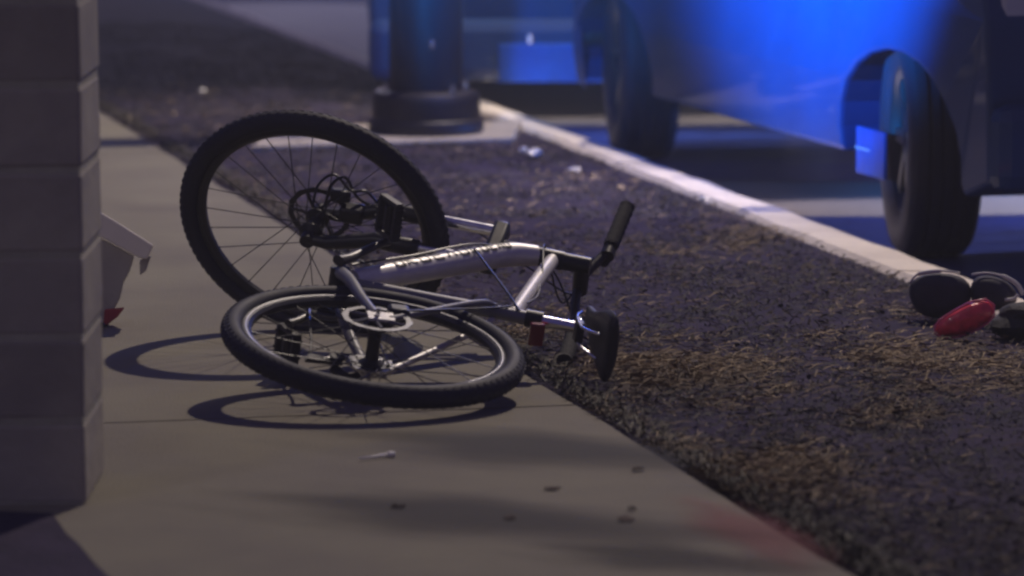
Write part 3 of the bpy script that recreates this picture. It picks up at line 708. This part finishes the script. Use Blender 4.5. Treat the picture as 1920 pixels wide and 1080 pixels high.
# lettering: a row of small dark strokes along the upper side of the down tube (not legible in the photo)
dk = MB(); i = 0
A_, Bt = Vector(dt[6]), Vector(dt[-9])
gl = [((0, 1, 0, 0), (0, 0, .6, .0), (.6, 0, .6, 1)), ((0, 0, 0, 1), (0, 1, .6, 1), (.6, 1, .6, 0), (.6, 0, 0, 0)), ((0, 0, .3, 1), (.3, 1, .6, 0)), ((0, 0, 0, 1), (0, .5, .6, 1), (0, .5, .6, 0)), ((0, 0, 0, 1), (0, 1, .6, 1), (0, .5, .5, .5), (0, 0, .6, 0))]
nl = 11; tubeR = .0312
for k in range(nl):
    for (xa, ya, xb, yb_) in gl[(k*3) % 5]:
        n = 5; prev = None
        for j in range(n):
            t0, t1 = j/n, (j+1)/n
            pts = []
            for t in (t0, t1):
                gx = (xa+(xb-xa)*t); gy = ya+(yb_-ya)*t
                s = (k+gx*1.05)/nl; idx = 6+s*(len(dt)-15); i0 = int(idx); fr_ = idx-i0
                c = Vector(dt[i0]).lerp(Vector(dt[i0+1]), fr_); tg = (Vector(dt[i0+1])-Vector(dt[i0])).normalized()
                side = lx; outd = tg.cross(side).normalized()
                if outd.x < 0: outd = -outd
                phi = rad(94)-(gy-.5)*rad(58)      # angle from the forward (far) side up to the left side
                d = outd*math.cos(phi)+side*math.sin(phi)
                pts.append((c+d*tubeR, tg, d))
            (p0, tg, d0), (p1, _, d1) = pts
            dirv = (p1-p0).normalized(); wv = dirv.cross(d0).normalized()*.0034
            dk.add([p0-wv, p0+wv, p1+wv, p1-wv], [(0, 1, 2, 3)])
dk.build('lettering', M_decal, bike)

# ------------------------------------------------------------------ litter
def leaf(px, py, L, rot, label, m):
    import bmesh
    r = random.Random(int(px)); b = bmesh.new(); n = 9; V = []
    for k in range(n):
        a = 2*math.pi*k/n; q = 1+r.uniform(-.25, .2); V.append((math.cos(a)*L/2*q, math.sin(a)*L*.36*q, .002+r.uniform(0, .006)))
    V2 = [(x, y, z+.0015) for x, y, z in V]; c0 = (0, 0, .004); c1 = (0, 0, .0065)
    F_ = [(k, (k+1) % n, n+(k+1) % n, n+k) for k in range(n)]+[(2*n, (k+1) % n, k) for k in range(n)]+[(2*n+1, n+k, n+(k+1) % n) for k in range(n)]
    o = MB().add(V+V2+[c0, c1], F_).build('fallen_leaf', m, loc=at(px, py, 0)); o.rotation_euler = (0, 0, rot)
    tag(o, label, 'leaf', 'leaves on the pavement')
M_dleaf = mat('dark_leaf', (.03, .022, .02), .9, spec=.1)
M_bleaf = mat('brown_leaf', (.10, .078, .065), .9, spec=.1)
leaf(748, 954, .032, .2, 'small dark leaf on the pavement below the white stick', M_dleaf)
leaf(955, 975, .026, -.1, 'dull scrap of leaf right of the leaf under the white stick', M_bleaf)
leaf(1196, 883, .032, .1, 'thin dark leaf on the pavement nearest the grass edge', M_bleaf)
leaf(1034, 919, .035, .0, 'dull brown leaf midway between pavement stick and grass', M_bleaf)
leaf(1185, 958, .022, .4, 'small black leaf scrap just above a brown smear of leaf', M_dleaf)
leaf(1172, 978, .038, .1, 'flat brown leaf just below a small black scrap', M_bleaf)
M_white = mat('white_plastic', (.8, .77, .70), .45, var=.05)
p0, p1 = at(674, 860, .006), at(728, 852, .006)
stk = tag(obj('white_stick', None, loc=p0), 'thin pale stick with a knobbed end lying on the pavement', 'stick')
MB().sweep([Vector(), (p1-p0)], [.0022, .003], 8).build('shaft', M_white, stk, smooth=True)
MB().sweep([(p1-p0)+Vector((-.004, 0, .0)), (p1-p0)+Vector((.004, .001, .0)), (p1-p0)+Vector((.014, .002, 0))], [.004, .007, .005], 8).build('knob', M_white, stk, smooth=True)
# crumpled foil and bits on the verge
M_foil = mat('foil', (.97, .96, .92), .38, .75, bump=.4, bscale=90)
def crumple(name, px, py, sx, sy, sz, m, label, cat, seed, z=.012):
    import bmesh
    b = bmesh.new(); bmesh.ops.create_icosphere(b, subdivisions=3, radius=1); r = random.Random(seed)
    ph_ = [(r.uniform(1, 5), r.uniform(1, 5), r.uniform(1, 5), r.uniform(0, 6)) for _ in range(7)]
    for v in b.verts:
        d = sum(math.sin(v.co.x*a+v.co.y*b_+v.co.z*c+e) for a, b_, c, e in ph_)*.09
        v.co *= (1+d+r.uniform(-.06, .06)); v.co = Vector((v.co.x*sx, v.co.y*sy, v.co.z*sz))
    me = bpy.data.meshes.new(name); b.to_mesh(me); b.free(); me.materials.append(m)
    return tag(obj(name, me, loc=at(px, py, 0)+Vector((0, 0, z+sz*.7))), label, cat)
M_glint = mat('glass_bit', (.85, .85, .8), .1, .4)
crumple('crumpled_foil', 1001, 299, .026, .018, .016, M_foil, 'bright crumpled scrap on the verge beside the kerb', 'litter', 1)
crumple('crumpled_foil', 981, 291, .014, .012, .012, M_foil, 'small bright scrap just left of the larger one by the kerb', 'litter', 2)
crumple('paper_scrap', 1075, 328, .022, .012, .008, M_white, 'dull pale scrap on the verge right of the bright scraps', 'litter', 3)
crumple('paper_scrap', 1318, 383, .014, .01, .007, M_white, 'tiny pale scrap on the verge below the middle of the kerb', 'litter', 4)
crumple('glass_chip', 378, 177, .012, .01, .008, M_white, 'tiny bright chip on the verge above the front wheel', 'litter', 5)
crumple('glass_chip', 458, 172, .02, .01, .006, M_bleaf, 'faint flat chip right of the brightest one above the wheel', 'litter', 6)

# paper bag half hidden by the pier
M_bag = mat('bag_paper', (.42, .39, .35), .8, col2=(.33, .30, .27), vscale=9, bump=.3, bscale=25)
M_bagw = mat('bag_fold', (.80, .74, .64), .7, var=.06, vscale=14)
M_bagr = mat('bag_red', (.30, .02, .035), .6)
yb = at(0, 612, 0).y
bag = tag(obj('paper_bag', None, loc=at(200, 612, 0)), 'crumpled white and grey paper bag with red corner beside the block pier', 'paper bag')
def bp(px, py, dy=0): return aty(px, py, yb+dy)-bag.location
def slab_(pix, d0, d1, name, m):
    n = len(pix); V = [bp(x, y, d0) for x, y in pix]+[bp(x, y, d1) for x, y in pix]
    return MB().add(V, [tuple(range(n)), tuple(range(2*n-1, n-1, -1))]+[(i, (i+1) % n, n+(i+1) % n, n+i) for i in range(n)]).build(name, m, bag, bevel=.004)
slab_([(150, 430), (200, 452), (252, 480), (244, 508), (232, 530), (225, 560), (214, 580), (196, 606), (150, 610)], -.02, .08, 'side_panel', M_bag)
slab_([(140, 372), (192, 400), (225, 420), (288, 460), (276, 486), (262, 484), (240, 472), (196, 448), (140, 420)], -.035, .10, 'folded_top', M_bagw)
slab_([(196, 580), (234, 576), (221, 594), (200, 610), (194, 606)], -.028, .03, 'red_corner', M_bagr)
slab_([(262, 488), (284, 478), (274, 508), (262, 516)], -.015, .06, 'torn_flap', M_bag)

# shoe and red lens at right
M_shoe = mat('shoe_fabric', (.028, .026, .045), .75, var=.35, vscale=18, bump=.3, bscale=120)
M_sole = mat('shoe_sole', (.55, .53, .52), .6, var=.1, vscale=20)
shp = at(1805, 600, 0)
shoe = tag(obj('sneaker', None, loc=shp), 'dark sneaker with pale sole rim lying on the grass by the kerb', 'shoe')
ys = shp.y
def sp(px, py, dy=0): return aty(px, py, ys+dy)-shp
def blob(name, pix, m, d, parent, sp=sp, smooth=True):
    n = len(pix); cx = sum(p[0] for p in pix)/n; cy = sum(p[1] for p in pix)/n; V = []; ring = [(1, 0), (.97, .35), (.8, .75), (.45, .97), (.0, 1)]
    lay = [(s, -d*h) for s, h in reversed(ring[1:-1])]+[(1, 0)]+[(s, d*h) for s, h in ring[1:-1]]
    for s, dy in lay:
        for x, y in pix: V.append(sp(cx+(x-cx)*s, cy+(y-cy)*s, dy))
    m_ = len(lay); Fc = [(i*n+k, i*n+(k+1) % n, (i+1)*n+(k+1) % n, (i+1)*n+k) for i in range(m_-1) for k in range(n)]
    Fc += [tuple(range(n)), tuple((m_-1)*n+k for k in range(n-1, -1, -1))]
    o = MB().add(V, Fc).build(name, m, parent, smooth=True); mo = o.modifiers.new('s', 'SUBSURF'); mo.levels = mo.render_levels = 1
    return o
blob('toe', [(1702, 545), (1708, 525), (1730, 513), (1765, 510), (1800, 515), (1820, 530), (1826, 555), (1812, 580), (1780, 596), (1745, 600), (1722, 588), (1708, 570)], M_shoe, .045, shoe)
blob('heel', [(1818, 545), (1822, 522), (1845, 514), (1875, 520), (1900, 535), (1912, 556), (1902, 576), (1870, 584), (1835, 582), (1820, 566)], M_shoe, .05, shoe)
MB().sweep(bez([sp(x, y, -.02) for x, y in ((1706, 530), (1722, 514), (1762, 508), (1800, 512))]), [.003]*10+[.0055]*11+[.003]*10, 8).build('sole', M_sole, shoe, smooth=True)
MB().sweep(bez([sp(x, y, -.02) for x, y in ((1822, 515), (1850, 512), (1880, 518), (1905, 532), (1918, 552))]), [.003]*20+[.006]*21, 8).build('sole', M_sole, shoe, smooth=True)
MB().sweep(bez([sp(x, y, -.06) for x, y in ((1884, 562), (1900, 560), (1909, 552))]), .004, 8).build('lace', M_sole, shoe, smooth=True)
MB().sweep(bez([sp(x, y, -.06) for x, y in ((1868, 594), (1885, 580), (1904, 574))]), .003, 8).build('lace', M_sole, shoe, smooth=True)
M_redp = mat('red_plastic', (.80, .045, .07), .3, var=.3, vscale=30, bump=.5, bscale=40, coat=.6)
M_redr = mat('red_rim', (.75, .12, .2), .3, coat=.5)
lp = at(1808, 634, 0)
lens = tag(obj('red_cup', None, loc=lp), 'crushed red plastic cup lying in front of the dark sneaker', 'cup')
yl_ = lp.y
lsp = lambda px, py, dy=0: aty(px, py, yl_+dy)-lp
pix = [(1752, 612), (1764, 598), (1790, 582), (1820, 566), (1848, 561), (1864, 572), (1864, 592), (1852, 606), (1825, 622), (1795, 632), (1768, 634), (1754, 626)]
blob('cup_wall', pix, M_redp, .03, lens, sp=lsp)
rim_pts = [lsp(x, y, -.008) for x, y in pix]
MB().sweep(rim_pts, .0028, 8, closed=True).build('rim', M_redr, lens, smooth=True)
crumple('black_glove', 1916, 628, .075, .07, .04, M_grip, 'black glove at the right edge of the view', 'glove', 9)

# ------------------------------------------------------------------ thin haze volume added round the whole place to lift the dark tones
hz = MB().box((0, 62, 5.5), (140, 144, 13)).build('haze', None)  # added volume to lift the dark tones
mh = bpy.data.materials.new('haze'); mh.use_nodes = True; N = mh.node_tree.nodes; N.remove(N['Principled BSDF'])  # material of the added haze volume
pv = N.new('ShaderNodeVolumePrincipled'); pv.inputs['Color'].default_value = (.9, .92, 1, 1); pv.inputs['Density'].default_value = .0055; pv.inputs['Anisotropy'].default_value = 0
mh.node_tree.links.new(pv.outputs[0], N['Material Output'].inputs['Volume']); hz.data.materials.append(mh)
tag(hz, 'thin haze added to lift the dark tones', 'haze', kind='stuff')
# keep the added panel in place under its car
bpy.context.view_layer.update()
mw = Matrix.Translation(((q0.x+q1.x)/2, 16.70, (q0.z+q1.z)/2)); pw.matrix_parent_inverse = Matrix(); pw.matrix_basis = v2.matrix_world.inverted() @ mw
